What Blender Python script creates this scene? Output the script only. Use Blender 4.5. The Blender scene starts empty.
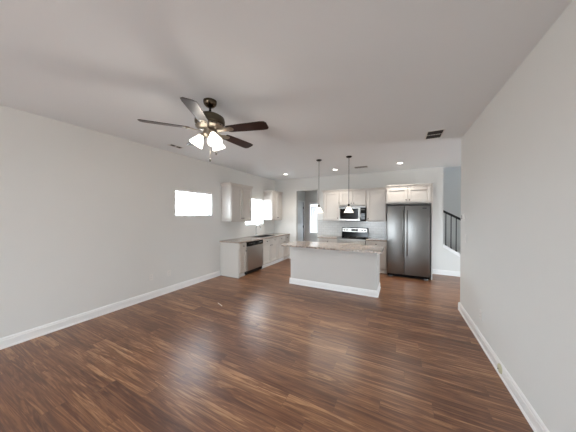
import bpy, bmesh, math, random
from mathutils import Vector, Matrix
random.seed(7)
SC = bpy.context.scene
COL = SC.collection
PI = math.pi

# ------------------------------------------------------------------ camera
cam_d = bpy.data.cameras.new('camera')
cam_d.sensor_width = 36.0
cam_d.lens = 217.18 / 576 * 36.0
cam_d.clip_start = 0.02
cam = bpy.data.objects.new('camera', cam_d)
COL.objects.link(cam)
yaw, pitch, roll = 0.47408, -0.006248, 0.002507
F = Vector((-math.sin(yaw)*math.cos(pitch), math.cos(yaw)*math.cos(pitch), math.sin(pitch)))
R0 = Vector((math.cos(yaw), math.sin(yaw), 0)); U0 = R0.cross(F)
R1 = R0*math.cos(roll) + U0*math.sin(roll); U1 = -R0*math.sin(roll) + U0*math.cos(roll)
M = Matrix((R1, U1, -F)).transposed().to_4x4(); M.translation = Vector((0, 0, 1.55))
cam.matrix_world = M
SC.camera = cam

# ------------------------------------------------------------------ exposure, world, daylight
SC.view_settings.view_transform = 'Standard'
SC.view_settings.look = 'None'
SC.view_settings.gamma = 1.0
SC.view_settings.use_curve_mapping = False
SC.view_settings.exposure = 0.86
SC.cycles.max_bounces = 10
SC.cycles.diffuse_bounces = 6
SC.cycles.sample_clamp_indirect = 6.0
SC.cycles.sample_clamp_direct = 8.0
SC.cycles.use_denoising = True

world = bpy.data.worlds.new('overcast_sky'); SC.world = world
world.use_nodes = True
bg = world.node_tree.nodes['Background']
wnt = world.node_tree
wtc = wnt.nodes.new('ShaderNodeTexCoord'); wsep = wnt.nodes.new('ShaderNodeSeparateXYZ')
wmr = wnt.nodes.new('ShaderNodeMapRange'); wmr.inputs['From Min'].default_value = -0.06; wmr.inputs['From Max'].default_value = 0.03
wmx = wnt.nodes.new('ShaderNodeMix'); wmx.data_type = 'RGBA'
wmx.inputs[6].default_value = (0.36, 0.37, 0.38, 1)      # pale ground below the horizon
wmx.inputs[7].default_value = (0.80, 0.91, 1.0, 1)       # bright overcast sky
wnt.links.new(wtc.outputs['Generated'], wsep.inputs[0]); wnt.links.new(wsep.outputs[2], wmr.inputs[0])
wnt.links.new(wmr.outputs[0], wmx.inputs[0]); wnt.links.new(wmx.outputs[2], bg.inputs[0])
bg.inputs[1].default_value = 15.0

XE_ = 3.0
def area(name, loc, direction, sx, sy, power, color=(1, 1, 1), portal=False):
    d = bpy.data.lights.new(name, 'AREA'); d.shape = 'RECTANGLE'; d.size = sx; d.size_y = sy
    d.energy = power; d.color = color
    if portal: d.cycles.is_portal = True
    o = bpy.data.objects.new(name, d); COL.objects.link(o)
    o.location = loc
    o.rotation_euler = Vector(direction).to_track_quat('-Z', 'Y').to_euler()
    return o

# daylight through an unseen rear opening sized for fill, plus side window portals
area('unseen_rear_portal', (-1.8, -4.66, 1.30), (0, 1, 0), 2.1, 2.3, 1, portal=True)
area('window_portal', (-4.24, 3.378, 1.795), (1, 0, 0), 0.55, 0.95, 1, portal=True)
area('sink_window_portal', (-4.24, 5.60, 1.65), (1, 0, 0), 0.85, 0.95, 1, portal=True)
area('hall_window_portal', (-3.1, 9.2, 1.4), (0, -1, 0), 0.8, 1.3, 1, portal=True)
area('entry_fill_portal', (XE_+.18, 5.05, 1.02), (-1, 0, 0), 0.8, 1.5, 1, portal=True)  # portal for an entry window added to brighten the kitchen
area('stair_fill_lamp', (2.9, 7.9, 3.6), (-0.9, -0.1, -0.35), 1.0, 1.2, 7, (0.70, 0.83, 1.0))  # added cool area lamp standing in for daylight from an unseen upper window

def bulb(name, loc, power, color=(1.0, 0.92, 0.82), r=0.03):
    d = bpy.data.lights.new(name, 'POINT'); d.energy = power; d.color = color; d.shadow_soft_size = r
    o = bpy.data.objects.new(name, d); COL.objects.link(o); o.location = loc
    return o

def spot(name, loc, power, color=(1.0, 0.93, 0.84)):
    d = bpy.data.lights.new(name, 'SPOT'); d.energy = power; d.color = color
    d.spot_size = math.radians(130); d.spot_blend = 0.8; d.shadow_soft_size = 0.05
    o = bpy.data.objects.new(name, d); COL.objects.link(o); o.location = loc
    return o

# ------------------------------------------------------------------ materials
def srgb(r, g, b):
    f = lambda c: (c/255/12.92) if c/255 <= 0.04045 else ((c/255+0.055)/1.055)**2.4
    return (f(r), f(g), f(b), 1)

def mat(name, col, rough=0.5, metal=0.0, spec=0.5, emit=None, estr=0.0, noise=0.0, nscale=30, bump=0.0, coat=0.0):
    m = bpy.data.materials.new(name); m.use_nodes = True
    nt = m.node_tree; b = nt.nodes['Principled BSDF']
    b.inputs['Base Color'].default_value = col
    b.inputs['Roughness'].default_value = rough
    b.inputs['Metallic'].default_value = metal
    b.inputs['Specular IOR Level'].default_value = spec
    b.inputs['Coat Weight'].default_value = coat
    if emit:
        b.inputs['Emission Color'].default_value = emit; b.inputs['Emission Strength'].default_value = estr
    if noise > 0 or bump > 0:
        tc = nt.nodes.new('ShaderNodeTexCoord'); n = nt.nodes.new('ShaderNodeTexNoise')
        n.inputs['Scale'].default_value = nscale; n.inputs['Detail'].default_value = 4
        nt.links.new(tc.outputs['Object'], n.inputs['Vector'])
        if noise > 0:
            mx = nt.nodes.new('ShaderNodeMix'); mx.data_type = 'RGBA'
            mx.inputs[6].default_value = tuple(c*(1-noise) for c in col[:3])+(1,)
            mx.inputs[7].default_value = tuple(min(1, c*(1+noise)) for c in col[:3])+(1,)
            nt.links.new(n.outputs['Fac'], mx.inputs[0]); nt.links.new(mx.outputs[2], b.inputs['Base Color'])
        if bump > 0:
            bp = nt.nodes.new('ShaderNodeBump'); bp.inputs['Strength'].default_value = bump
            bp.inputs['Distance'].default_value = 0.002
            nt.links.new(n.outputs['Fac'], bp.inputs['Height']); nt.links.new(bp.outputs['Normal'], b.inputs['Normal'])
    return m

WALL = mat('wall_paint', srgb(225, 225, 222), 0.75, spec=0.25, noise=0.012, nscale=3, bump=0.05)
ISLE = mat('island_paint', srgb(206, 203, 199), 0.6, spec=0.25, noise=0.012, nscale=3)
CEIL = mat('ceiling_paint', srgb(233, 236, 238), 0.85, spec=0.2, bump=0.05, nscale=60)
TRIM = mat('trim_paint', srgb(242, 242, 241), 0.3, noise=0.008, nscale=8)
CAB = mat('cabinet_paint', srgb(206, 201, 195), 0.38, noise=0.01, nscale=6)
CABIN = mat('cabinet_edge', srgb(222, 216, 210), 0.4, noise=0.01, nscale=6)
DOORW = mat('door_paint', srgb(225, 228, 230), 0.4, noise=0.01, nscale=6)
BRONZE = mat('dark_bronze', srgb(52, 40, 32), 0.35, 0.8, noise=0.1, nscale=40)
BLACK = mat('black_gloss', srgb(8, 8, 9), 0.14, spec=0.2, noise=0.05, nscale=20)
BLACKS = mat('black_satin', srgb(12, 12, 13), 0.45, spec=0.15, noise=0.05, nscale=20)
BLACKM = mat('black_matte', srgb(18, 17, 17), 0.5, noise=0.1, nscale=30)
IRON = mat('black_iron', srgb(22, 20, 19), 0.45, 0.3, noise=0.1, nscale=50)
GREYP = mat('grey_plastic', srgb(95, 95, 95), 0.5, noise=0.05, nscale=30)
BCAN = mat('polished_bronze', srgb(92, 80, 66), 0.16, 0.95, noise=0.1, nscale=20)
CHROME = mat('chrome', srgb(200, 200, 200), 0.12, 1.0, noise=0.02, nscale=30)
PLASTIC = mat('white_plastic', srgb(232, 230, 226), 0.4, noise=0.01, nscale=10)
IVORY = mat('ivory_plastic', srgb(206, 203, 176), 0.5, noise=0.05, nscale=60)
NICKEL = mat('antique_nickel', srgb(168, 158, 144), 0.28, 0.9, noise=0.12, nscale=30)
MOTOR = mat('bronze_motor', srgb(88, 80, 66), 0.35, 0.75, noise=0.15, nscale=20)
LED = mat('lamp_lens', (1, 1, 1, 1), 0.4, emit=(1.0, 0.95, 0.86, 1), estr=4, noise=0.01)
SHADE = mat('frosted_glass', srgb(250, 246, 238), 0.35, emit=(1.0, 0.94, 0.84, 1), estr=1.5, noise=0.01)
PSHADE = mat('pendant_glass', srgb(250, 244, 234), 0.35, emit=(1.0, 0.90, 0.78, 1), estr=0.7, noise=0.01)
VENTW = mat('vent_metal', srgb(222, 220, 216), 0.45, noise=0.01, nscale=20)
VENTD = mat('vent_duct', srgb(45, 36, 32), 0.7, noise=0.25, nscale=25)
VINYL = mat('window_vinyl', srgb(240, 240, 240), 0.35, noise=0.01, nscale=9)
SINKM = mat('sink_steel', srgb(120, 120, 120), 0.3, 1.0, noise=0.05, nscale=20)
DISPLAY = mat('display_glass', srgb(26, 30, 32), 0.1, noise=0.05, nscale=20)
STRIP = mat('strip_white', srgb(240, 238, 232), 0.7, noise=0.02, nscale=40)

def steel_mat(name, c0, c1):
    m = bpy.data.materials.new(name); m.use_nodes = True
    nt = m.node_tree; b = nt.nodes['Principled BSDF']
    tc = nt.nodes.new('ShaderNodeTexCoord'); mp = nt.nodes.new('ShaderNodeMapping')
    mp.inputs['Scale'].default_value = (4, 4, 260)
    n = nt.nodes.new('ShaderNodeTexNoise'); n.inputs['Scale'].default_value = 3; n.inputs['Detail'].default_value = 3
    cr = nt.nodes.new('ShaderNodeValToRGB')
    cr.color_ramp.elements[0].color = c0; cr.color_ramp.elements[1].color = c1
    nt.links.new(tc.outputs['Object'], mp.inputs[0]); nt.links.new(mp.outputs[0], n.inputs['Vector'])
    nt.links.new(n.outputs['Fac'], cr.inputs[0]); nt.links.new(cr.outputs[0], b.inputs['Base Color'])
    b.inputs['Metallic'].default_value = 1.0; b.inputs['Roughness'].default_value = 0.33
    b.inputs['Anisotropic'].default_value = 0.4
    return m
STEEL = steel_mat('brushed_steel', srgb(118, 117, 115), srgb(138, 137, 135))
STEELB = steel_mat('bright_steel', srgb(176, 174, 170), srgb(194, 192, 188))

def pane_mat():
    m = bpy.data.materials.new('window_glass'); m.use_nodes = True
    nt = m.node_tree
    for n in list(nt.nodes): nt.nodes.remove(n)
    out = nt.nodes.new('ShaderNodeOutputMaterial'); mx = nt.nodes.new('ShaderNodeMixShader')
    tr = nt.nodes.new('ShaderNodeBsdfTransparent'); gl = nt.nodes.new('ShaderNodeBsdfGlossy')
    mx.inputs[0].default_value = 0.05
    gl.inputs['Roughness'].default_value = 0.02
    nt.links.new(tr.outputs[0], mx.inputs[1]); nt.links.new(gl.outputs[0], mx.inputs[2])
    nt.links.new(mx.outputs[0], out.inputs[0])
    return m
PANE = pane_mat()

def slat_mat():
    m = bpy.data.materials.new('blind_slat'); m.use_nodes = True
    nt = m.node_tree; b = nt.nodes['Principled BSDF']; out = nt.nodes['Material Output']
    b.inputs['Base Color'].default_value = srgb(240, 240, 240); b.inputs['Roughness'].default_value = 0.45
    tl = nt.nodes.new('ShaderNodeBsdfTranslucent'); tl.inputs[0].default_value = srgb(235, 238, 240)
    mx = nt.nodes.new('ShaderNodeMixShader'); mx.inputs[0].default_value = 0.06
    nt.links.new(b.outputs[0], mx.inputs[1]); nt.links.new(tl.outputs[0], mx.inputs[2]); nt.links.new(mx.outputs[0], out.inputs[0])
    return m
SLAT = slat_mat()

def floor_mat():
    m = bpy.data.materials.new('wood_plank_floor'); m.use_nodes = True
    nt = m.node_tree; N = nt.nodes; L = nt.links; b = N['Principled BSDF']
    tc = N.new('ShaderNodeTexCoord'); sep = N.new('ShaderNodeSeparateXYZ'); L.new(tc.outputs['Object'], sep.inputs[0])
    def math_(op, a, b_=None, c=None):
        n = N.new('ShaderNodeMath'); n.operation = op
        for i, v in enumerate((a, b_, c)):
            if v is None: continue
            if isinstance(v, (int, float)): n.inputs[i].default_value = v
            else: L.new(v, n.inputs[i])
        return n.outputs[0]
    W, LEN = 0.152, 1.22
    ry = math_('DIVIDE', sep.outputs[1], W); row = math_('FLOOR', ry); fy = math_('FRACT', ry)
    wn0 = N.new('ShaderNodeTexWhiteNoise'); wn0.noise_dimensions = '1D'; L.new(row, wn0.inputs['W'])
    rx = math_('ADD', math_('DIVIDE', sep.outputs[0], LEN), wn0.outputs[0]); colx = math_('FLOOR', rx); fx = math_('FRACT', rx)
    cmb = N.new('ShaderNodeCombineXYZ'); L.new(colx, cmb.inputs[0]); L.new(row, cmb.inputs[1])
    wn = N.new('ShaderNodeTexWhiteNoise'); wn.noise_dimensions = '2D'; L.new(cmb.outputs[0], wn.inputs['Vector'])
    # grain coordinates, shifted per plank
    sh = N.new('ShaderNodeVectorMath'); sh.operation = 'SCALE'; L.new(wn.outputs['Color'], sh.inputs[0]); sh.inputs['Scale'].default_value = 37.0
    ad = N.new('ShaderNodeVectorMath'); ad.operation = 'ADD'; L.new(tc.outputs['Object'], ad.inputs[0]); L.new(sh.outputs[0], ad.inputs[1])
    def noise(scale, sx, sy, detail, dist=0.0, rough=0.6):
        mp = N.new('ShaderNodeMapping'); mp.inputs['Scale'].default_value = (sx, sy, 1); L.new(ad.outputs[0], mp.inputs[0])
        n = N.new('ShaderNodeTexNoise'); n.inputs['Scale'].default_value = scale; n.inputs['Detail'].default_value = detail
        n.inputs['Distortion'].default_value = dist; n.inputs['Roughness'].default_value = rough
        L.new(mp.outputs[0], n.inputs['Vector']); return n.outputs['Fac']
    g1 = noise(1.0, 0.85, 15.0, 5, 0.9)          # cathedral figure
    g2 = noise(1.0, 3.2, 85.0, 4, 0.3)          # fine grain
    g3 = noise(1.0, 0.7, 4.5, 3, 0.5)           # broad tone
    rings = math_('SINE', math_('MULTIPLY', g1, 34.0))
    rings = math_('MULTIPLY_ADD', rings, 0.5, 0.5)
    v = math_('MULTIPLY', g2, 0.36)
    v = math_('ADD', v, math_('MULTIPLY', rings, 0.13))
    v = math_('ADD', v, math_('MULTIPLY', g1, 0.30))
    v = math_('ADD', v, math_('MULTIPLY', g3, 0.34))
    v = math_('ADD', v, math_('MULTIPLY', math_('SUBTRACT', wn.outputs['Value'], 0.5), 0.09))
    v = math_('MULTIPLY_ADD', math_('SUBTRACT', v, 0.57), 1.15, 0.58)
    cr = N.new('ShaderNodeValToRGB'); e = cr.color_ramp.elements
    e[0].position = 0.32; e[0].color = srgb(70, 38, 22)
    e[1].position = 0.82; e[1].color = srgb(190, 146, 106)
    k = e.new(0.48); k.color = srgb(104, 64, 41)
    k = e.new(0.62); k.color = srgb(134, 90, 60)
    L.new(v, cr.inputs[0])
    ey = math_('MINIMUM', fy, math_('SUBTRACT', 1.0, fy)); ex = math_('MINIMUM', fx, math_('SUBTRACT', 1.0, fx))
    seam = math_('MINIMUM', math_('DIVIDE', ey, 0.013), math_('DIVIDE', ex, 0.0017)); seam = math_('MINIMUM', seam, 1.0)
    mx = N.new('ShaderNodeMix'); mx.data_type = 'RGBA'; mx.inputs[6].default_value = srgb(66, 42, 31)
    L.new(math_('MULTIPLY_ADD', seam, 0.6, 0.4), mx.inputs[0]); L.new(cr.outputs[0], mx.inputs[7]); L.new(mx.outputs[2], b.inputs['Base Color'])
    L.new(math_('MULTIPLY_ADD', g2, 0.12, 0.27), b.inputs['Roughness'])
    b.inputs['Specular IOR Level'].default_value = 0.8
    bp = N.new('ShaderNodeBump'); bp.inputs['Strength'].default_value = 0.25; bp.inputs['Distance'].default_value = 0.0015
    L.new(math_('ADD', math_('MULTIPLY', g2, 0.5), seam), bp.inputs['Height']); L.new(bp.outputs[0], b.inputs['Normal'])
    return m
FLOOR = floor_mat()

def granite_mat():
    m = bpy.data.materials.new('speckled_granite'); m.use_nodes = True
    nt = m.node_tree; N = nt.nodes; L = nt.links; b = N['Principled BSDF']
    tc = N.new('ShaderNodeTexCoord')
    n1 = N.new('ShaderNodeTexNoise'); n1.inputs['Scale'].default_value = 40; n1.inputs['Detail'].default_value = 5; n1.inputs['Roughness'].default_value = 0.75
    v1 = N.new('ShaderNodeTexVoronoi'); v1.inputs['Scale'].default_value = 45
    L.new(tc.outputs['Object'], n1.inputs['Vector']); L.new(tc.outputs['Object'], v1.inputs['Vector'])
    cr = N.new('ShaderNodeValToRGB'); e = cr.color_ramp.elements
    e[0].position = 0.36; e[0].color = srgb(30, 23, 20); e[1].position = 0.70; e[1].color = srgb(218, 201, 184)
    k = e.new(0.44); k.color = srgb(92, 70, 58)
    k = e.new(0.54); k.color = srgb(192, 170, 148)
    L.new(n1.outputs['Fac'], cr.inputs[0])
    mx = N.new('ShaderNodeMix'); mx.data_type = 'RGBA'; mx.inputs[0].default_value = 0.22
    L.new(cr.outputs[0], mx.inputs[6]); bw = N.new('ShaderNodeRGBToBW'); L.new(v1.outputs['Color'], bw.inputs[0]); L.new(bw.outputs[0], mx.inputs[7])
    hs = N.new('ShaderNodeHueSaturation'); hs.inputs['Saturation'].default_value = 0.95; L.new(mx.outputs[2], hs.inputs['Color'])
    L.new(hs.outputs[0], b.inputs['Base Color']); b.inputs['Roughness'].default_value = 0.12
    return m
GRANITE = granite_mat()

def tile_mat():
    m = bpy.data.materials.new('subway_tile'); m.use_nodes = True
    nt = m.node_tree; N = nt.nodes; L = nt.links; b = N['Principled BSDF']
    tc = N.new('ShaderNodeTexCoord'); mp = N.new('ShaderNodeMapping'); mp.inputs['Rotation'].default_value = (PI/2, 0, 0)
    br = N.new('ShaderNodeTexBrick'); br.inputs['Scale'].default_value = 1
    br.inputs['Brick Width'].default_value = 0.152; br.inputs['Row Height'].default_value = 0.076; br.inputs['Mortar Size'].default_value = 0.0022
    br.inputs['Color1'].default_value = srgb(214, 213, 211); br.inputs['Color2'].default_value = srgb(206, 206, 204); br.inputs['Mortar'].default_value = srgb(178, 176, 172)
    L.new(tc.outputs['Object'], mp.inputs[0]); L.new(mp.outputs[0], br.inputs['Vector']); L.new(br.outputs['Color'], b.inputs['Base Color'])
    b.inputs['Roughness'].default_value = 0.15
    bp = N.new('ShaderNodeBump'); bp.invert = True; bp.inputs['Strength'].default_value = 0.4; bp.inputs['Distance'].default_value = 0.002
    L.new(br.outputs['Fac'], bp.inputs['Height']); L.new(bp.outputs[0], b.inputs['Normal'])
    return m
TILE = tile_mat()

def blade_mat():
    m = bpy.data.materials.new('walnut_blade'); m.use_nodes = True
    nt = m.node_tree; N = nt.nodes; L = nt.links; b = N['Principled BSDF']
    tc = N.new('ShaderNodeTexCoord'); mp = N.new('ShaderNodeMapping'); mp.inputs['Scale'].default_value = (3, 45, 3)
    n = N.new('ShaderNodeTexNoise'); n.inputs['Scale'].default_value = 2; n.inputs['Detail'].default_value = 5
    cr = N.new('ShaderNodeValToRGB'); cr.color_ramp.elements[0].color = srgb(20, 10, 8); cr.color_ramp.elements[1].color = srgb(48, 23, 17)
    L.new(tc.outputs['Object'], mp.inputs[0]); L.new(mp.outputs[0], n.inputs['Vector']); L.new(n.outputs['Fac'], cr.inputs[0]); L.new(cr.outputs[0], b.inputs['Base Color'])
    b.inputs['Roughness'].default_value = 0.34; b.inputs['Specular IOR Level'].default_value = 0.4
    return m
BLADE = blade_mat()

# ------------------------------------------------------------------ mesh helpers
class MB:
    def __init__(s): s.bm = bmesh.new()
    def box(s, x0, x1, y0, y1, z0, z1, bevel=0.0):
        x0, x1 = sorted((x0, x1)); y0, y1 = sorted((y0, y1)); z0, z1 = sorted((z0, z1))
        t = bmesh.new()
        bmesh.ops.create_cube(t, size=1.0)
        for v in t.verts:
            v.co = Vector((x0+(v.co.x+.5)*(x1-x0), y0+(v.co.y+.5)*(y1-y0), z0+(v.co.z+.5)*(z1-z0)))
        if bevel > 0:
            bmesh.ops.bevel(t, geom=list(t.edges), offset=min(bevel, (x1-x0)*.45, (y1-y0)*.45, (z1-z0)*.45), segments=2, profile=0.6, affect='EDGES')
        s._merge(t); return s
    def _merge(s, t):
        me = bpy.data.meshes.new('tmp'); t.to_mesh(me); t.free(); s.bm.from_mesh(me); bpy.data.meshes.remove(me)
    def tube(s, pts, r, seg=10, caps=True):
        pts = [Vector(p) for p in pts]; n = len(pts)
        rs = r if isinstance(r, (list, tuple)) else [r]*n
        rings = []; up = None
        for i, p in enumerate(pts):
            d = (pts[min(i+1, n-1)] - pts[max(i-1, 0)]).normalized()
            if up is None: up = Vector((0, 0, 1)) if abs(d.z) < .95 else Vector((1, 0, 0))
            a = up - d*up.dot(d)
            a.normalize(); up = a; b = d.cross(a)
            rings.append([s.bm.verts.new(p + (a*math.cos(2*PI*k/seg) + b*math.sin(2*PI*k/seg))*rs[i]) for k in range(seg)])
        for i in range(n-1):
            for k in range(seg):
                s.bm.faces.new((rings[i][k], rings[i][(k+1) % seg], rings[i+1][(k+1) % seg], rings[i+1][k]))
        if caps:
            s.bm.faces.new(list(reversed(rings[0]))); s.bm.faces.new(rings[-1])
        return s
    def lathe(s, prof, c=(0, 0, 0), seg=24, mtx=None, cap=True):
        c = Vector(c); rings = []
        for r, z in prof:
            rr = []
            for k in range(seg):
                p = Vector((r*math.cos(2*PI*k/seg), r*math.sin(2*PI*k/seg), z))
                if mtx: p = mtx @ p
                rr.append(s.bm.verts.new(p + c))
            rings.append(rr)
        for i in range(len(rings)-1):
            for k in range(seg):
                s.bm.faces.new((rings[i][k], rings[i][(k+1) % seg], rings[i+1][(k+1) % seg], rings[i+1][k]))
        if cap:
            s.bm.faces.new(list(reversed(rings[0]))); s.bm.faces.new(rings[-1])
        return s
    def prism(s, poly, vec):
        vec = Vector(vec)
        a = [s.bm.verts.new(Vector(p)) for p in poly]; b = [s.bm.verts.new(Vector(p)+vec) for p in poly]
        n = len(poly)
        s.bm.faces.new(a); s.bm.faces.new(list(reversed(b)))
        for i in range(n): s.bm.faces.new((a[i], b[i], b[(i+1) % n], a[(i+1) % n]))
        return s
    def build(s, name, m, parent=None, smooth=False, origin=None):
        bm = s.bm
        bmesh.ops.recalc_face_normals(bm, faces=bm.faces)
        if origin is not None: bmesh.ops.translate(bm, verts=bm.verts, vec=-Vector(origin))
        me = bpy.data.meshes.new(name)
        bm.to_mesh(me); bm.free()
        me.materials.append(m)
        if smooth:
            for p in me.polygons: p.use_smooth = True
            try: me.set_sharp_from_angle(angle=math.radians(40))
            except Exception: pass
        o = bpy.data.objects.new(name, me); COL.objects.link(o)
        if origin is not None: o.location = origin
        if parent: o.parent = parent
        return o

def thing(name, label, cat, loc=(0, 0, 0), rz=0.0, group=None):
    o = bpy.data.objects.new(name, None); COL.objects.link(o)
    o.empty_display_size = 0.1; o.location = loc; o.rotation_euler = (0, 0, rz)
    tag(o, label, cat, group); return o
def tag(o, label, cat, group=None):
    o['label'] = label; o['category'] = cat
    if group: o['group'] = group
    return o
def struct(o, label=None, cat=None):
    o['kind'] = 'structure'
    if label: o['label'] = label
    if cat: o['category'] = cat
    return o

# ------------------------------------------------------------------ structure
XL, XR, YB, ZC = -4.064, 0.888, 6.847, 2.80
YR = -4.50            # rear wall, behind the camera
T = 0.13
XE = 3.0              # far right side of the entry
YE = 4.43             # end of the right wall
struct(MB().box(XL-.2, XE+.2, YR-.2, 9.3, -.12, 0).build('floor', FLOOR), 'dark brown wood plank floor', 'floor')
struct(MB().box(XL-T, XE+T, YR-T, YB+T, ZC, ZC+.12).build('ceiling', CEIL), 'white painted flat ceiling', 'ceiling')

W1 = (2.894, 3.863, 1.510, 2.085)      # y0 y1 z0 z1
W2 = (5.150, 6.100, 1.225, 2.085)
w = MB()
w.box(XL-T, XL, YR-T, W1[0], 0, ZC).box(XL-T, XL, W1[0], W1[1], 0, W1[2]).box(XL-T, XL, W1[0], W1[1], W1[3], ZC)
w.box(XL-T, XL, W1[1], W2[0], 0, ZC).box(XL-T, XL, W2[0], W2[1], 0, W2[2]).box(XL-T, XL, W2[0], W2[1], W2[3], ZC)
w.box(XL-T, XL, W2[1], YB+T, 0, ZC)
struct(w.build('wall_left', WALL), 'long greige wall on the left with small window', 'wall')
struct(MB().box(XR, XR+T, YR-T, YE, 0, ZC).build('wall_right', WALL), 'plain greige wall on the right ending at the entry', 'wall')
HX0, HX1, HZ = -3.184, -2.425, 2.372   # hall opening
SX0, SX1 = 1.010, 2.10                 # stair opening
w = MB()
w.box(XL, HX0, YB, YB+T, 0, ZC).box(HX0, HX1, YB, YB+T, HZ, ZC).box(HX1, SX0, YB, YB+T, 0, ZC).box(SX1, XE, YB, YB+T, 0, ZC)
ZS = lambda x: 0.775 - 0.64*(x-1.01)   # top of the sloped knee wall
w.prism([(SX0, YB, 0), (SX1, YB, 0), (SX1, YB, ZS(SX1)), (SX0, YB, ZS(SX0))], (0, T, 0))
struct(w.build('wall_back', WALL), 'greige kitchen wall with hall opening and stair opening', 'wall')
# rear wall with an unseen opening sized and placed to balance the light
RX0, RX1, RZ0, RZ1 = -2.8, -0.8, 0.20, 2.40
w = MB()
w.box(XL, RX0, YR-T, YR, 0, ZC).box(RX1, XR, YR-T, YR, 0, ZC).box(RX0, RX1, YR-T, YR, 0, RZ0).box(RX0, RX1, YR-T, YR, RZ1, ZC)
struct(w.build('wall_front', WALL))
struct(MB().box(XR+T, XE+T, YE-T, YE, 0, ZC).build('wall_entry', WALL))
struct(MB().box(XE, XE+T, YE, 4.7, 0, ZC).box(XE, XE+T, 5.4, YB+T, 0, ZC).box(XE, XE+T, 4.7, 5.4, 0, .3).box(XE, XE+T, 4.7, 5.4, 1.75, ZC).build('wall_east', WALL))
struct(MB().box(XE+.04, XE+.09, 4.7, 4.75, .3, 1.75).box(XE+.04, XE+.09, 5.35, 5.4, .3, 1.75).box(XE+.04, XE+.09, 4.75, 5.35, .3, .35).box(XE+.04, XE+.09, 4.75, 5.35, 1.70, 1.75).build('entry_fill_window', VINYL))  # unseen entry window, added to let more daylight into the kitchen

# hall behind the back wall
HL, HR, HB, HC = -3.76, -2.20, 9.0, 2.62
HD = (8.02, 8.86, 2.10)                # doorway in the hall's left wall
HW = (-3.515, -2.72, 0.77, 2.04)
w = MB()
w.box(HL-T, HL, YB+T, HD[0], 0, HC).box(HL-T, HL, HD[0], HD[1], HD[2], HC).box(HL-T, HL, HD[1], HB, 0, HC)
w.box(HR, HR+T, YB+T, HB, 0, HC)
w.box(HL-T, HW[0], HB, HB+T, 0, HC).box(HW[1], HR+T, HB, HB+T, 0, HC).box(HW[0], HW[1], HB, HB+T, 0, HW[2]).box(HW[0], HW[1], HB, HB+T, HW[3], HC)
struct(w.build('wall_hall', WALL), 'beige walls of the small hall beyond the opening', 'wall')
struct(MB().box(HL-T, HR+T, YB+T, HB+T, HC, HC+.1).build('ceiling_hall', CEIL))
# stairwell, two storeys high
w = MB()
w.box(.86, SX0, YB+T, 8.3, 0, 4.6).box(.86, XE+T, 8.3, 8.3+T, 0, 4.6).box(XE, XE+T, YB+T, 8.3, 0, 4.6)
w.box(.86, XE+T, YB, YB+T, ZC+.12, 4.6)
struct(w.build('wall_stairwell', WALL), 'tall stairwell wall seen above the railing', 'wall')
struct(MB().box(.86, XE+T, YB, 8.3+T, 4.6, 4.7).build('ceiling_stairwell', CEIL))

# baseboards: board with a rounded cap and a shoe moulding
def base_run(m, p0, p1, nrm, h=0.125):
    p0 = Vector(p0); p1 = Vector(p1); n = Vector(nrm)
    prof = [(0, 0), (.024, 0), (.024, .012), (.018, .020), (.015, .022), (.015, h-.035), (.011, h-.028), (.011, h-.016), (.006, h-.006), (0, h)]
    m.prism([p0 + n*a + Vector((0, 0, b)) for a, b in prof], p1-p0)
m = MB(); base_run(m, (XL, YR, 0), (XL, 4.12, 0), (1, 0, 0)); struct(m.build('baseboard_left', TRIM), 'white baseboard along the left wall', 'baseboard')
m = MB(); base_run(m, (XR, YR, 0), (XR, YE+.024, 0), (-1, 0, 0)); base_run(m, (XR-.024, YE, 0), (XR+T, YE, 0), (0, 1, 0))
struct(m.build('baseboard_right', TRIM), 'white baseboard along the right wall', 'baseboard')
m = MB(); base_run(m, (.722, YB, 0), (XE, YB, 0), (0, -1, 0)); struct(m.build('baseboard_back', TRIM), 'white baseboard right of the refrigerator', 'baseboard')
m = MB(); base_run(m, (HL, HB, 0), (HR, HB, 0), (0, -1, 0)); base_run(m, (HL, YB+T, 0), (HL, HD[0]-.07, 0), (1, 0, 0)); struct(m.build('baseboard_hall', TRIM))
# sloped cap on the stair knee wall
m = MB()
a, b = SX0, SX1
m.prism([(a, YB-.018, ZS(a)), (b, YB-.018, ZS(b)), (b, YB-.018, ZS(b)+.028), (a, YB-.018, ZS(a)+.028)], (0, T+.036, 0))
m.prism([(a, YB-.012, ZS(a)-.06), (b, YB-.012, ZS(b)-.06), (b, YB-.012, ZS(b)), (a, YB-.012, ZS(a))], (0, .012, 0))
struct(m.build('trim_1', TRIM), 'white sloped cap under the stair railing', 'trim')

# ------------------------------------------------------------------ windows with blinds
def window(name, label, c, wd, z0, z1, rz, mid=True):
    """c: centre of the opening on the room face; local x along the wall, +y outwards."""
    o = struct(MB().box(-wd/2, wd/2, .085, .125, 0, .03, .004).box(-wd/2, wd/2, .085, .125, z1-z0-.03, z1-z0, .004)
        .box(-wd/2, -wd/2+.035, .085, .125, .03, z1-z0-.03, .004).box(wd/2-.035, wd/2, .085, .125, .03, z1-z0-.03, .004)
        .build(name, VINYL), label, 'window')
    o.location = (c[0], c[1], z0); o.rotation_euler = (0, 0, rz)
    h = z1-z0
    s = MB()
    if mid: s.box(-wd/2+.035, wd/2-.035, .082, .115, h*.48-.02, h*.48+.02, .004)
    else: s.box(-.02, .02, .082, .115, .03, h-.03, .004)
    s.build('window_sash', VINYL, o)
    MB().box(-wd/2+.036, wd/2-.036, .103, .107, .031, h-.031).build('window_pane', PANE, o)
    return o
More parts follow.
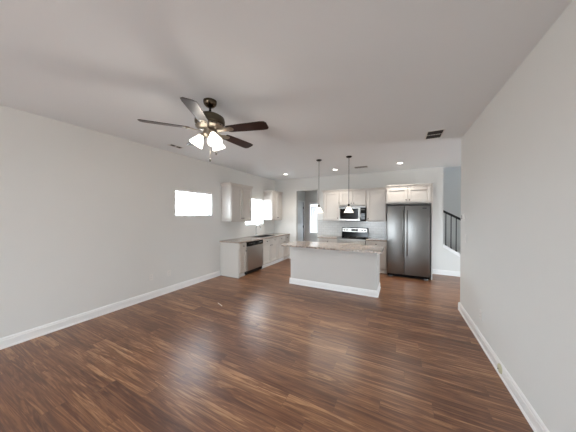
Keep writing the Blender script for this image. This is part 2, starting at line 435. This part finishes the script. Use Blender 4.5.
def blind(label, c, wd, z0, z1, rz, pitch=.046, tilt=18, drop=1.0, group=None):
    t = thing('window_blind', label, 'blind', (c[0], c[1], z0), rz, group)
    h = z1-z0; wd = wd-.012
    MB().box(-wd/2, wd/2, .012, .068, h-.052, h-.001, .004).build('head_rail', VINYL, t)
    bot = h*(1-drop)+.004
    MB().box(-wd/2, wd/2, .022, .062, bot, bot+.022, .004).build('bottom_rail', VINYL, t)
    m = MB(); z = bot+.05; ca, sa = math.cos(math.radians(tilt)), math.sin(math.radians(tilt))
    while z < h-.07:
        hw = .024
        p = [(-wd/2, .042-hw*ca, z-hw*sa), (-wd/2, .042, z+.003), (-wd/2, .042+hw*ca, z+hw*sa), (-wd/2, .042+hw*ca, z+hw*sa+.0025), (-wd/2, .042, z+.0055), (-wd/2, .042-hw*ca, z-hw*sa+.0025)]
        m.prism(p, (wd, 0, 0)); z += pitch
    m.build('slats', SLAT, t)
    for x in (-wd*.36, wd*.36):
        MB().box(x-.0025, x+.0025, .0165, .0185, bot+.02, h-.05).box(x-.0025, x+.0025, .0655, .0675, bot+.02, h-.05).box(x-.0025, x+.0025, .0165, .0675, bot+.02, bot+.023).build('ladder_cord', VINYL, t)
    MB().tube([(-wd*.43, .008, h-.05), (-wd*.43, .006, h-.05-min(.45, h*.7))], .004, 8).build('tilt_wand', VINYL, t)
    return t
yc = (W1[0]+W1[1])/2
window('window_1', 'small wide window high on the left wall', (XL, yc), W1[1]-W1[0], W1[2], W1[3], PI/2, mid=False)
blind('white slat blind in the small wide window on the left wall', (XL, yc), W1[1]-W1[0], W1[2], W1[3], PI/2, tilt=14)
yc = (W2[0]+W2[1])/2
window('window_2', 'window above the kitchen sink', (XL, yc), W2[1]-W2[0], W2[2], W2[3], PI/2)
blind('white slat blind over the kitchen sink between two upper cabinets', (XL, yc), W2[1]-W2[0], W2[2], W2[3], PI/2, tilt=14)
xc = (HW[0]+HW[1])/2
window('window_3', 'tall bright window at the end of the hall', (xc, HB), HW[1]-HW[0], HW[2], HW[3], 0)
blind('white slat blind in the tall window at the end of the hall', (xc, HB), HW[1]-HW[0], HW[2], HW[3], 0, tilt=74)
# white casing of the hall window
m = MB()
m.box(HW[0]-.06, HW[0], HB-.014, HB, HW[2]-.06, HW[3]+.06, .003).box(HW[1], HW[1]+.06, HB-.014, HB, HW[2]-.06, HW[3]+.06, .003)
m.box(HW[0], HW[1], HB-.014, HB, HW[3], HW[3]+.06, .003).box(HW[0]-.07, HW[1]+.07, HB-.03, HB, HW[2]-.03, HW[2], .003)
struct(m.build('trim_2', TRIM))
# frame of the unseen rear opening that fills the room with daylight
o = struct(MB().box(RX0, RX1, YR-.10, YR-.04, RZ0, RZ0+.05).box(RX0, RX1, YR-.10, YR-.04, RZ1-.05, RZ1).box(RX0, RX0+.05, YR-.10, YR-.04, RZ0, RZ1)
    .box(RX1-.05, RX1, YR-.10, YR-.04, RZ0, RZ1).box((RX0+RX1)/2-.04, (RX0+RX1)/2+.04, YR-.10, YR-.04, RZ0, RZ1).build('unseen_rear_window', VINYL))

# hall door (closed, in the hall's left wall), front faces +X
def hall_door():
    wd = HD[1]-HD[0]
    t = struct(MB().box(0.002, wd-.002, .02, .055, .008, HD[2]-.004, .002).build('door_1', DOORW), 'white panel door in the hall', 'door')
    t.location = (HL, HD[0], 0); t.rotation_euler = (0, 0, PI/2)
    m = MB()
    for z0, z1 in ((.2, .95), (1.1, 1.95)):
        for x0, x1 in ((.12, wd/2-.05), (wd/2+.05, wd-.12)):
            m.box(x0, x1, .014, .021, z0, z1, .004)
    m.build('door_panel', DOORW, t)
    for z in (.25, 1.02, 1.85):
        MB().box(wd-.055, wd-.005, .008, .019, z-.05, z+.05, .003).build('hinge', BRONZE, t)
    m = MB(); m.tube([(.07, .02, .95), (.07, -.03, .95)], .012, 10); m.lathe([(.008, 0), (.026, .01), (.028, .022), (.018, .034), (.004, .038)], (.07, -.03, .95), 14, Matrix.Rotation(PI/2, 4, 'X'))
    m.build('door_knob', BRONZE, t, True)
    m = MB()
    m.box(HL-T, HL+.016, HD[0]-.06, HD[0], 0, HD[2]+.06, .003).box(HL-T, HL+.016, HD[1], HD[1]+.06, 0, HD[2]+.06, .003).box(HL-T, HL+.016, HD[0], HD[1], HD[2], HD[2]+.06, .003)
    struct(m.build('trim_3', TRIM))
hall_door()

# backsplash tile on the back wall
ZT = 0.885                              # countertop height
struct(MB().box(-2.395, -.335, YB-.009, YB-.0005, ZT, 1.374).build('trim_4', TILE), 'pale subway tile backsplash behind the range', 'backsplash')

# ------------------------------------------------------------------ kitchen cabinets (local: x width, front at -y, back at y=0)
def knob(parent, x, y, z):
    m = MB(); m.lathe([(.006, 0), (.006, .012), (.014, .016), (.0155, .022), (.012, .028), (.002, .030)], (x, y, z), 12, Matrix.Rotation(PI/2, 4, 'X'))
    m.build('knob', BRONZE, parent, True)
def shaker(name, parent, x0, x1, z0, z1, y, fr=.062):
    """door/drawer front: frame round a recessed panel; y = back of the front."""
    m = MB(); th = .024
    if x1-x0 < .19: fr = .045
    fz = fr if z1-z0 > .2 else .035
    m.box(x0, x0+fr, y-th, y, z0, z1, .002).box(x1-fr, x1, y-th, y, z0, z1, .002)
    m.box(x0+fr, x1-fr, y-th, y, z0, z0+fz, .002).box(x0+fr, x1-fr, y-th, y, z1-fz, z1, .002)
    m.box(x0+fr-.003, x1-fr+.003, y-th+.018, y-.001, z0+fz-.003, z1-fz+.003)
    return m.build(name, CAB, parent)
def base_cabinet(label, loc, rz, wd, depth=.60, ztop=.85, doors=1, drawers=1, hinge='l', end=False, group=None, hollow=False):
    t = thing('base_cabinet', label, 'cabinet', loc, rz, group)
    f = -depth
    if not hollow: MB().box(0, wd, f, -.004, .10, ztop, .0015).build('body', CAB, t)
    else: MB().box(0, wd, f, f+.02, .10, ztop, .0015).box(0, .018, f+.02, -.004, .10, ztop).box(wd-.018, wd, f+.02, -.004, .10, ztop).box(.018, wd-.018, f+.02, -.004, .10, .118).box(.018, wd-.018, -.01, -.004, .118, ztop).build('body', CAB, t)
    MB().box(.0, wd, f+.045, f+.065, .0, .10, .001).box(0, wd, f+.030, f+.045, 0, .03, .003).build('toe_kick', TRIM, t)
    if end:
        MB().box(-.016, 0, f-.002, -.004, .0, ztop, .001).build('end_panel', CAB, t)
    g = .004; zd = ztop-.165
    n = drawers
    for i in range(n):
        x0 = wd*i/n+g+.006; x1 = wd*(i+1)/n-g-.006
        d = shaker('drawer', t, x0, x1, zd+.012, ztop-.018, f)
        knob(d, (x0+x1)/2, f-.02, (zd+ztop)/2)
    n = doors
    for i in range(n):
        x0 = wd*i/n+g+.006; x1 = wd*(i+1)/n-g-.006
        d = shaker('door', t, x0, x1, .115, zd-.012, f)
        if n == 2: kx = x1-.03 if i == 0 else x0+.03
        else: kx = x1-.03 if hinge == 'l' else x0+.03
        knob(d, kx, f-.02, zd-.05)
    return t
def upper_cabinet(label, loc, rz, wd, h, depth=.315, doors=2, hinge='l', crown_l=True, crown_r=True, knob_low=True, group=None, name='upper_cabinet', end_to_floor=0.0):
    t = thing(name, label, 'cabinet', loc, rz, group)
    f = -depth
    MB().box(0, wd, f, -.004, 0, h, .0015).build('body', CAB, t)
    g = .004
    for i in range(doors):
        x0 = wd*i/doors+(.022 if i == 0 else .007); x1 = wd*(i+1)/doors-(.022 if i == doors-1 else .007)
        d = shaker('door', t, x0, x1, .022, h-.02, f)
        if doors == 2: kx = x1-.03 if i == 0 else x0+.03
        else: kx = x1-.03 if hinge == 'l' else x0+.03
        knob(d, kx, f-.02, .075)
    # crown moulding
    a = -.035 if crown_l else 0; b = wd+.035 if crown_r else wd
    m = MB()
    prof = [(0, 0), (.008, 0), (.012, .015), (.030, .045), (.035, .05), (.035, .062), (0, .062)]
    m.prism([(a if a == 0 else -.0, f-.002-p, h-.005+q) for p, q in prof], (wd, 0, 0))
    if crown_l: m.prism([(-p, f-.002-.035, h-.005+q) for p, q in prof], (0, depth+.035-.003, 0))
    if crown_r: m.prism([(wd+p, f-.002-.035, h-.005+q) for p, q in prof], (0, depth+.035-.003, 0))
    m.build('crown_moulding', CAB, t)
    m = MB().box(0, wd, f, f+.018, -.016, 0, .002); m.build('light_rail', CAB, t)
    if end_to_floor > 0:
        MB().box(wd, wd+.022, f-.02, -.026, -loc[2]+.0, h+.0, .0015).build('end_panel', CAB, t)
    return t

UZ, UH = 1.375, .915
gl = 'upper cabinets on the left wall'
upper_cabinet('white two-door upper cabinet left of the sink window', (XL, 4.170, UZ), PI/2, .860, UH, group='white upper cabinets')
upper_cabinet('white two-door upper cabinet in the corner right of the sink window', (XL, 6.125, UZ), PI/2, .705, UH, crown_r=False, group='white upper cabinets')
upper_cabinet('white single-door upper cabinet left of the microwave', (-2.130, YB-.002, UZ), 0, .528, .875, doors=1, crown_r=False, group='white upper cabinets')
upper_cabinet('short white two-door upper cabinet directly above the microwave', (-1.600, YB-.002, 1.815), 0, .758, .435, crown_l=False, crown_r=False, group='white upper cabinets')
upper_cabinet('white single-door upper cabinet between microwave and refrigerator', (-.840, YB-.002, UZ), 0, .520, .875, doors=1, hinge='r', crown_l=False, crown_r=False, group='white upper cabinets')
upper_cabinet('deep white two-door cabinet above the refrigerator with tall end panel', (-.318, YB-.002, 1.850), 0, 1.002, .405, depth=.625, crown_l=False, end_to_floor=1, group='white upper cabinets')

gb = 'white base cabinets'
base_cabinet('narrow white base cabinet with end panel left of the dishwasher', (XL, 4.150, 0), PI/2, .270, end=True, group=gb)
base_cabinet('wide white two-door sink base cabinet right of the dishwasher', (XL, 5.150, 0), PI/2, .870, doors=2, drawers=2, group=gb, hollow=True)
base_cabinet('white single-door base cabinet next to the sink cabinet', (XL, 6.022, 0), PI/2, .395, group=gb)
base_cabinet('white corner base cabinet at the hall end of the sink counter', (XL, 6.419, 0), PI/2, .415, hinge='r', group=gb)
base_cabinet('white base cabinet left of the range behind the island', (-2.150, YB-.012, 0), 0, .555, group=gb)
base_cabinet('white base cabinet between the range and the refrigerator', (-.812, YB-.012, 0), 0, .524, hinge='r', group=gb)

def slab(label, x0, x1, y0, y1, hole=None):
    m = MB(); z0, z1 = ZT-.034, ZT
    if not hole: m.box(x0, x1, y0, y1, z0, z1, .004)
    else:
        a0, a1, b0, b1 = hole
        m.box(x0, x1, y0, b0, z0, z1, .003).box(x0, x1, b1, y1, z0, z1, .003)
        m.box(x0, a0, b0, b1, z0, z1).box(a1, x1, b0, b1, z0, z1)
    return tag(m.build('countertop', GRANITE), label, 'countertop', 'speckled granite countertops')
SK = (-3.93, -3.53, 5.24, 5.98)
slab('long speckled granite countertop with the sink along the left wall', XL+.002, XL+.640, 4.100, YB-.003, SK)
slab('speckled granite countertop left of the range', -2.190, -1.592, YB-.645, YB-.011)
slab('speckled granite countertop between range and refrigerator', -.812, -.285, YB-.645, YB-.011)
slab('large speckled granite countertop on the kitchen island', -2.335, -.280, 4.215, 5.055)

# island base
t = thing('kitchen_island', 'grey painted kitchen island base with white baseboard', 'island', (-1.275, 4.39, 0))
IX = .905
MB().box(-IX, IX, 0, .62, 0, ZT-.0345).build('base', ISLE, t)
m = MB()
base_run(m, (-IX-.024, 0, 0), (IX+.024, 0, 0), (0, -1, 0)); base_run(m, (-IX, 0, 0), (-IX, .62, 0), (-1, 0, 0)); base_run(m, (IX, 0, 0), (IX, .62, 0), (1, 0, 0))
m.build('baseboard', TRIM, t)

# sink and faucet
t = thing('kitchen_sink', 'stainless double-bowl sink sunk into the left countertop', 'sink', (-3.73, 5.61, ZT))
def bowl(y0, y1):
    m = MB(); x0, x1, d = -.195, .195, .19; th = .003
    m.box(x0, x1, y0, y1, -d-th, -d).box(x0, x0+th, y0, y1, -d, -.002).box(x1-th, x1, y0, y1, -d, -.002).box(x0, x1, y0, y0+th, -d, -.002).box(x0, x1, y1-th, y1, -d, -.002)
    m.lathe([(.04, -d+.001), (.035, -d+.004), (.01, -d+.002)], (0, (y0+y1)/2, 0), 16)
    m.build('bowl', SINKM, t)
bowl(-.365, -.010); bowl(.010, .365)
m = MB(); m.box(-.206, .206, -.376, -.362, .0, .006, .002).box(-.206, .206, .362, .376, .0, .006, .002).box(-.206, -.192, -.362, .362, .0, .006, .002).box(.192, .206, -.362, .362, .0, .006, .002).box(-.192, .192, -.012, .012, -.03, .002, .002)
m.build('rim', SINKM, t)
t = thing('faucet', 'tall chrome gooseneck faucet behind the kitchen sink', 'faucet', (-3.985, 5.58, ZT))
MB().lathe([(.028, 0), (.028, .012), (.018, .02), (.016, .07), (.013, .08)], (0, 0, 0), 18).build('faucet_base', CHROME, t, True)
pts = [(0, 0, .07), (0, 0, .24)] + [(.085-.085*math.cos(a), 0, .24+.085*math.sin(a)) for a in [PI*k/10 for k in range(1, 11)]] + [(.17, 0, .19)]
MB().tube(pts, .0115, 12).build('spout', CHROME, t, True)
MB().tube([(.0, .015, .05), (0, .045, .06), (0, .085, .09)], [.008, .008, .006], 10).build('handle', CHROME, t, True)

# ------------------------------------------------------------------ appliances
# dishwasher (front faces +X)
t = thing('dishwasher', 'stainless dishwasher with black control panel under the left countertop', 'dishwasher', (XL, 4.423, 0), PI/2)
WD = .724; f = -.600
MB().box(.004, WD-.004, f, -.02, .02, .848).build('body', BLACKM, t)
MB().box(.008, WD-.008, f-.030, f, .105, .728, .004).build('door', STEELB, t)
c = MB().box(.008, WD-.008, f-.034, f, .732, .846, .006).build('control_panel', BLACK, t)
MB().box(WD-.20, WD-.05, f-.037, f-.033, .775, .815, .002).build('display', GREYP, c)
for k in range(4): MB().box(.09+k*.07, .125+k*.07, f-.0365, f-.033, .785, .803, .001).build('button', GREYP, c)
MB().box(.22, WD-.22, f-.048, f-.034, .735, .752, .004).build('handle', BLACKM, t)
MB().box(.008, WD-.008, f+.05, f+.06, .0, .10).build('kick_plate', BLACKM, t)

# refrigerator
t = thing('refrigerator', 'stainless side-by-side refrigerator at the right end of the kitchen', 'refrigerator', (0, 0, 0))
FX0, FX1, FS, FY = -.272, .642, .111, 6.020
MB().box(FX0+.005, FX1-.005, FY+.075, YB-.03, .03, 1.775, .004).build('body', BLACKM, t)
for x0, x1, hx in ((FX0, FS-.003, FS-.035), (FS+.003, FX1, FS+.052)):
    d = MB().box(x0, x1, FY, FY+.07, .085, 1.775, .010).build('door', STEEL, t, True)
    hm = MB()
    hz0, hz1 = .56, 1.66
    hm.tube([(hx, FY, hz0+.03), (hx, FY-.03, hz0+.005), (hx, FY-.048, hz0+.05), (hx, FY-.055, (hz0+hz1)/2), (hx, FY-.048, hz1-.05), (hx, FY-.03, hz1-.005), (hx, FY, hz1-.03)], .013, 12)
    hm.build('handle', STEEL, d, True)
    if x1 > .5: MB().box(x1-.16, x1-.075, FY-.003, FY, 1.700, 1.722, .001).build('badge', BLACKM, d)
MB().box(FX0+.01, FX1-.01, FY+.03, FY+.075, .02, .08).build('grille', BLACK, t)
MB().box(FX0, FX1, FY+.012, FY+.12, 1.778, 1.800, .004).build('top_strip', BLACKM, t)  # black strip across the top of the doors
for x in (FX0+.03, FX1-.12): MB().box(x, x+.09, FY+.005, FY+.06, 0, .035, .006).build('foot', GREYP, t)

# range
t = thing('range', 'stainless and black electric range with rear control panel', 'range', (0, 0, 0))
AX0, AX1, AY = -1.588, -.816, 6.170
MB().box(AX0, AX1, AY+.03, YB-.02, 0, .875, .002).build('body', BLACKM, t)
c = MB().box(AX0-.004, AX1+.002, AY+.0, YB-.10, .876, .893, .005).build('cooktop', BLACK, t)
for x, y, r in ((AX0+.2, AY+.16, .10), (AX1-.2, AY+.16, .08), (AX0+.2, AY+.42, .08), (AX1-.2, AY+.42, .10)):
    MB().lathe([(r, .8932), (r, .8938), (r-.006, .8938), (r-.006, .8932)], (x, y, 0), 32, cap=False).build('burner', GREYP, c)
b = MB().prism([(AX0+.004, YB-.115, .893), (AX0+.004, YB-.020, .893), (AX0+.004, YB-.020, 1.165), (AX0+.004, YB-.075, 1.165), (AX0+.004, YB-.092, 1.15)], (AX1-AX0-.008, 0, 0)).build('backguard', BLACK, t)
def bgy(z): return YB-.115+(z-.893)/(1.15-.893)*.023
z0, z1 = 1.035, 1.145
m = MB(); m.prism([(AX0+.03, bgy(z0)-.010, z0), (AX0+.03, bgy(z0)+.004, z0), (AX0+.03, bgy(z1)+.004, z1), (AX0+.03, bgy(z1)-.010, z1)], (AX1-AX0-.06, 0, 0))
cp = m.build('control_panel', STEELB, t)
zc_ = 1.09
MB().box(-1.30, -1.10, bgy(zc_)-.014, bgy(zc_)-.004, zc_-.03, zc_+.03, .002).build('clock_display', BLACK, cp)
for x in (AX0+.085, AX0+.165, AX1-.165, AX1-.085):
    MB().lathe([(.024, 0), (.024, .008), (.018, .012), (.016, .028), (.010, .030)], (x, bgy(zc_)-.010, zc_), 16, Matrix.Rotation(PI/2, 4, 'X')).build('knob', BLACKM, cp, True)
MB().box(AX0+.002, AX1-.002, AY+.002, AY+.03, .800, .874, .003).build('front_trim', STEELB, t)
d = MB().box(AX0+.004, AX1-.004, AY-.005, AY+.03, .25, .796, .006).build('oven_door', STEELB, t)
MB().box(AX0+.10, AX1-.10, AY-.008, AY-.004, .34, .66, .002).build('oven_window', BLACK, d)
m = MB(); m.tube([(AX0+.06, AY-.045, .755), (AX1-.06, AY-.045, .755)], .013, 12)
for x in (AX0+.09, AX1-.09): m.tube([(x, AY-.045, .755), (x, AY-.003, .755)], .010, 10)
m.build('oven_handle', STEELB, d, True)
MB().box(AX0+.004, AX1-.004, AY-.003, AY+.03, .06, .244, .006).build('storage_drawer', STEELB, t)

# microwave
t = thing('microwave', 'stainless and black microwave mounted above the range', 'microwave', (0, 0, 0))
MX0, MX1, MY, MZ0, MZ1 = -1.598, -.843, 6.455, 1.365, 1.797
MB().box(MX0, MX1, MY+.03, YB-.012, MZ0, MZ1, .003).build('body', BLACKM, t)
xs = MX1-.155
d = MB().box(MX0+.002, xs, MY, MY+.03, MZ0+.012, MZ1-.045, .004).build('door', STEELB, t)
MB().box(MX0+.022, xs-.050, MY-.003, MY, MZ0+.060, MZ1-.062, .001).build('door_window', BLACK, d)
m = MB(); m.tube([(xs-.027, MY, MZ0+.06), (xs-.027, MY-.03, MZ0+.075), (xs-.027, MY-.034, (MZ0+MZ1)/2), (xs-.027, MY-.03, MZ1-.085), (xs-.027, MY, MZ1-.07)], .010, 10)
m.build('handle', STEELB, d, True)
c = MB().box(xs+.003, MX1-.002, MY, MY+.03, MZ0+.012, MZ1-.045, .004).build('control_panel', BLACKS, t)
MB().box(xs+.025, MX1-.03, MY-.002, MY, MZ1-.115, MZ1-.075, .001).build('display', GREYP, c)
for r in range(4):
    for k in range(3): MB().box(xs+.028+k*.035, xs+.053+k*.035, MY-.0015, MY, MZ0+.06+r*.045, MZ0+.085+r*.045).build('button', DISPLAY, c)
m = MB().box(MX0+.002, MX1-.002, MY, MY+.03, MZ1-.042, MZ1, .003); v = m.build('vent_grille', STEEL, t)
MB().box(MX0+.002, MX1-.002, MY+.002, MY+.03, MZ0, MZ0+.011, .002).build('base_strip', BLACKM, t)

# ------------------------------------------------------------------ ceiling fan
FC = Vector((-1.865, 1.745, ZC))
fan = thing('ceiling_fan', 'five-blade dark wood ceiling fan with lit glass shades', 'ceiling fan', FC)
MB().lathe([(.072, 0), (.072, -.018), (.066, -.040), (.045, -.062), (.022, -.072), (.020, -.074)], (0, 0, 0), 28).build('canopy', BCAN, fan, True)
MB().tube([(0, 0, -.07), (0, 0, -.17)], .0125, 14).build('downrod', IRON, fan, True)
MB().lathe([(.030, -.135), (.045, -.150), (.120, -.165), (.150, -.185), (.158, -.215), (.158, -.250), (.140, -.268), (.10, -.272)], (0, 0, 0), 36).build('motor_housing', MOTOR, fan, True)
m = MB(); m.lathe([(.142, -.266), (.150, -.276), (.150, -.292), (.125, -.312), (.085, -.322), (.060, -.326)], (0, 0, 0), 36)
mb = m.build('motor_band', NICKEL, fan, True)
slot = None
for k in range(20):
    a = 2*PI*k/20
    if slot is None: slot = sl = MB().box(.1485, .1535, -.008, .008, -.288, -.280).build('vent_slot', BLACKM, mb)
    else: sl = slot.copy(); COL.objects.link(sl); sl.parent = mb
    sl.rotation_euler = (0, 0, a)
BZ = -.325
first = None
for k in range(5):
    ang = math.radians(14+72*k)
    # blade in its own frame: length along x
    pl = []
    r0, r1 = .205, .665
    for x, hw in ((r0, .046), (r0+.02, .054), (.40, .064), (.60, .071), (.645, .066), (r1, .040)):
        pl.append((x, hw))
    outline = [(x, hw) for x, hw in pl] + [(x, -hw) for x, hw in reversed(pl)]
    if first is None:
        bm_ = MB().prism([(x, y, -.003) for x, y in outline], (0, 0, .006))
        bl = bm_.build('fan_blade', BLADE, fan); first = bl
        im = MB()
        im.prism([(.085, .022, -.014), (.15, .012, -.014), (.19, .030, -.010), (.255, .036, -.0045), (.275, .02, -.0045), (.28, 0, -.0045), (.275, -.02, -.0045), (.255, -.036, -.0045), (.19, -.030, -.010), (.15, -.012, -.014), (.085, -.022, -.014)], (0, 0, .009))
        im.lathe([(.012, -.020), (.012, -.012)], (.235, .018, .008), 10); im.lathe([(.012, -.020), (.012, -.012)], (.235, -.018, .008), 10)
        iron = im.build('blade_bracket', NICKEL, bl); iron['label'] = 'nickel blade bracket'
    else:
        bl = first.copy(); COL.objects.link(bl); bl.parent = fan
        c2 = iron.copy(); COL.objects.link(c2); c2.parent = bl
    bl.location = (0, 0, BZ)
    bl.rotation_mode = 'XYZ'
    bl.rotation_euler = (Matrix.Rotation(ang, 3, 'Z') @ Matrix.Rotation(math.radians(-12), 3, 'X')).to_euler('XYZ')
MB().lathe([(.060, -.325), (.072, -.335), (.072, -.375), (.055, -.392), (.035, -.40), (.030, -.43), (.012, -.44)], (0, 0, 0), 24).build('light_kit', NICKEL, fan, True)
prof_s = [(.024, 0), (.030, -.008), (.038, -.03), (.055, -.065), (.066, -.090), (.074, -.115), (.076, -.122), (.072, -.121), (.062, -.089), (.050, -.063), (.034, -.028), (.024, -.006)]
for k in range(3):
    a = math.radians(-25-120*k)
    d = Vector((math.cos(a), math.sin(a), 0))
    p = d*.085 + Vector((0, 0, -.372))
    rot = Matrix.Rotation(a, 4, 'Z') @ Matrix.Rotation(math.radians(-30), 4, 'Y')
    m = MB(); m.tube([d*.05+Vector((0, 0, -.362)), d*.085+Vector((0, 0, -.358)), p + (rot @ Vector((0, 0, -.012)))], .010, 10)
    m.lathe([(.012, .008), (.026, .0), (.028, -.014), (.020, -.016)], p, 16, rot)
    arm = m.build('lamp_arm', NICKEL, fan, True)
    MB().lathe(prof_s, p + (rot @ Vector((0, 0, -.010))), 24, rot, cap=False).build('lamp_shade', SHADE, fan, True)
    bp = p + (rot @ Vector((0, 0, -.15)))
    b = bulb('fan_bulb', FC + bp, 4, r=.04)
for q, (dx, dy, zt) in enumerate(((.062, .030, -.578), (.0, .0, -.650))):
    m = MB(); m.tube([(dx*.5, dy*.5, -.39), (dx*.8, dy*.8, -.44), (dx, dy, -.47), (dx, dy, zt+.02)], .0007, 6)
    ch = m.build('pull_chain', NICKEL, fan)
    MB().lathe([(.004, .022), (.010, .012), (.011, 0), (.008, -.012), (.002, -.016)], (dx, dy, zt), 12).build('pull_fob', BLACKM, ch, True)

# ------------------------------------------------------------------ pendants
def pendant(x, y, label, power):
    t = thing('pendant_light', label, 'pendant light', (x, y, ZC), 0, 'pendants over the island')
    MB().lathe([(.062, 0), (.062, -.010), (.050, -.022), (.018, -.030), (.008, -.034)], (0, 0, 0), 24).build('canopy', IRON, t, True)
    MB().tube([(0, 0, -.03), (0, 0, -1.03)], .0055, 10).build('rod', IRON, t, True)
    MB().lathe([(.010, -1.015), (.020, -1.025), (.022, -1.065), (.030, -1.070), (.030, -1.082)], (0, 0, 0), 18).build('socket', BRONZE, t, True)
    s = MB().lathe([(.026, -1.072), (.040, -1.085), (.060, -1.120), (.078, -1.160), (.100, -1.198), (.103, -1.206), (.099, -1.206), (.074, -1.160), (.056, -1.120), (.036, -1.087), (.026, -1.076)], (0, 0, 0), 28, cap=False).build('lamp_shade', PSHADE, t, True)
    bulb('pendant_bulb', (x, y, ZC-1.170), power, r=.03)
pendant(-1.640, 4.740, 'glass bell pendant over the island nearer the hall opening', 4)
pendant(-.968, 4.740, 'glass bell pendant over the island in front of the microwave', 4)

# recessed downlights
def can(x, y, label):
    t = thing('recessed_light', label, 'ceiling light', (x, y, ZC), 0, 'recessed kitchen downlights')
    MB().lathe([(.090, 0), (.090, -.004), (.078, -.007), (.060, -.003), (.060, -.001)], (0, 0, 0), 32, cap=False).build('trim_ring', VENTW, t, True)
    MB().lathe([(.060, -.001), (.060, -.002), (.02, -.003)], (0, 0, 0), 32).build('lens', LED, t, True)
    spot('downlight', (x, y, ZC-.02), 34)
can(-3.147, 5.96, 'lit recessed ceiling light nearest the sink window')
can(-1.594, 5.96, 'lit recessed ceiling light between the two pendants')
can(.005, 5.90, 'lit recessed ceiling light in front of the refrigerator')

# ceiling vents
def vent(label, x, y, wx, wy, rz=0, rows=2, b=.022):
    t = thing('ceiling_vent', label, 'vent', (x, y, ZC), rz, 'ceiling air vents')
    m = MB(); m.box(-wx/2, wx/2, -wy/2, -wy/2+b, -.006, 0, .002).box(-wx/2, wx/2, wy/2-b, wy/2, -.006, 0, .002).box(-wx/2, -wx/2+b, -wy/2+b, wy/2-b, -.006, 0, .002).box(wx/2-b, wx/2, -wy/2+b, wy/2-b, -.006, 0, .002)
    if rows == 2: m.box(-wx/2+b, wx/2-b, -.008, .008, -.006, 0)
    m.build('frame', VENTW, t)
    MB().box(-wx/2+b, wx/2-b, -wy/2+b, wy/2-b, -.0015, -.0005).build('duct', VENTD, t)
    n = max(3, int((wx-2*b)/.03)); m = MB()
    for k in range(n):
        xx = -wx/2+b+(k+.5)*(wx-2*b)/n
        m.box(xx-.002, xx+.002, -wy/2+b, wy/2-b, -.006, -.001)
    m.build('louvres', VENTD, t)
vent('ceiling air vent in front of the right wall corner', .475, 4.040, .225, .385, 0, b=.015)
vent('narrow ceiling air vent between pendant and refrigerator light', -.90, 5.93, .34, .20, 0, b=.012)
vent('small ceiling air vent by the left wall behind the fan', -3.655, 2.61, .13, .26, 0)

# ------------------------------------------------------------------ wall plates (local: front at -y)
def plate(name, label, cat, loc, rz, kind, wd=.072, h=.117, group=None, mat_=None):
    t = thing(name, label, cat, loc, rz, group); mm = mat_ or PLASTIC
    MB().box(-wd/2, wd/2, -.006, 0, -h/2, h/2, .0025).build('cover_plate', mm, t)
    if kind == 'outlet':
        for z in (-.021, .021):
            r = MB().box(-.017, .017, -.0085, -.005, z-.0145, z+.0145, .003).build('receptacle', mm, t)
            m = MB()
            for x in (-.0065, .0065): m.box(x-.0012, x+.0012, -.0088, -.0080, z-.003, z+.006)
            m.build('slots', BLACKM, r)
    elif kind == 'switch':
        n = max(1, round(wd/.046)-1)
        for k in range(n):
            x = (k-(n-1)/2)*.046
            MB().box(x-.016, x+.016, -.0105, -.005, -.033, .033, .003).build('rocker', mm, t)
    return t
plate('wall_outlet', 'left of the two white outlets low on the left wall', 'outlet', (XL, 2.40, .390), PI/2, 'outlet', group='outlets low on the left wall')
plate('wall_outlet', 'right of the two white outlets low on the left wall', 'outlet', (XL, 2.75, .385), PI/2, 'outlet', group='outlets low on the left wall')
plate('wall_outlet', 'white outlet low on the right wall above the baseboard', 'outlet', (XR, 3.41, .335), -PI/2, 'outlet')
plate('light_switch', 'white light switch plate near the end of the right wall', 'switch', (XR, 4.10, 1.20), -PI/2, 'switch')
t = thing('thermostat', 'small white thermostat with dark edge near right wall corner', 'thermostat', (XR, 4.21, 1.515), -PI/2)
MB().box(-.055, .055, -.022, 0, -.045, .045, .005).build('case', PLASTIC, t)
MB().box(-.052, -.026, -.024, -.021, -.030, .034, .001).build('display', DISPLAY, t)
# ivory round plate set into the right baseboard
t = thing('baseboard_plate', 'small oval ivory plate mounted on the right baseboard', 'plate', (XR-.0155, 2.79, .070), -PI/2)
m = MB(); m.lathe([(.046, 0), (.046, .006), (.040, .010), (.01, .011)], (0, 0, 0), 24, Matrix.Scale(.95, 4, (0, 0, 1)) @ Matrix.Rotation(PI/2, 4, 'X'))
m.build('cover', IVORY, t, True)
MB().lathe([(.006, .010), (.006, .014), (.002, .015)], (-.018, 0, -.012), 12, Matrix.Rotation(PI/2, 4, 'X')).build('screw', BLACKM, t, True)

# stair railing
t = thing('stair_railing', 'black stair railing with iron balusters in the stair opening', 'railing', (0, 0, 0))
yr = YB+.05
rz_ = lambda x: 1.655 - .575*(x-1.016)
x0, x1 = 1.012, 1.62
m = MB(); m.prism([(x0, yr-.03, rz_(x0)-.035), (x1, yr-.03, rz_(x1)-.035), (x1, yr-.03, rz_(x1)+.025), (x0, yr-.03, rz_(x0)+.025)], (0, .06, 0)); 
m.build('handrail', IRON, t)
for x in (1.075, 1.185, 1.292, 1.40, 1.51):
    b = MB().box(x-.009, x+.009, yr-.009, yr+.009, ZS(x)+.027, rz_(x)-.02, .001).build('baluster', IRON, t)
    MB().box(x-.018, x+.018, yr-.018, yr+.018, ZS(x)+.022, ZS(x)+.05, .003).build('baluster_shoe', IRON, b)

# thin white strip on the floor
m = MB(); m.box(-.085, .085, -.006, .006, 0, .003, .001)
o = tag(m.build('white_strip', STRIP), 'thin white strip lying on the floor before the left wall', 'scrap'); o.location = (-2.74, 2.785, 0); o.rotation_euler = (0, 0, -.39)
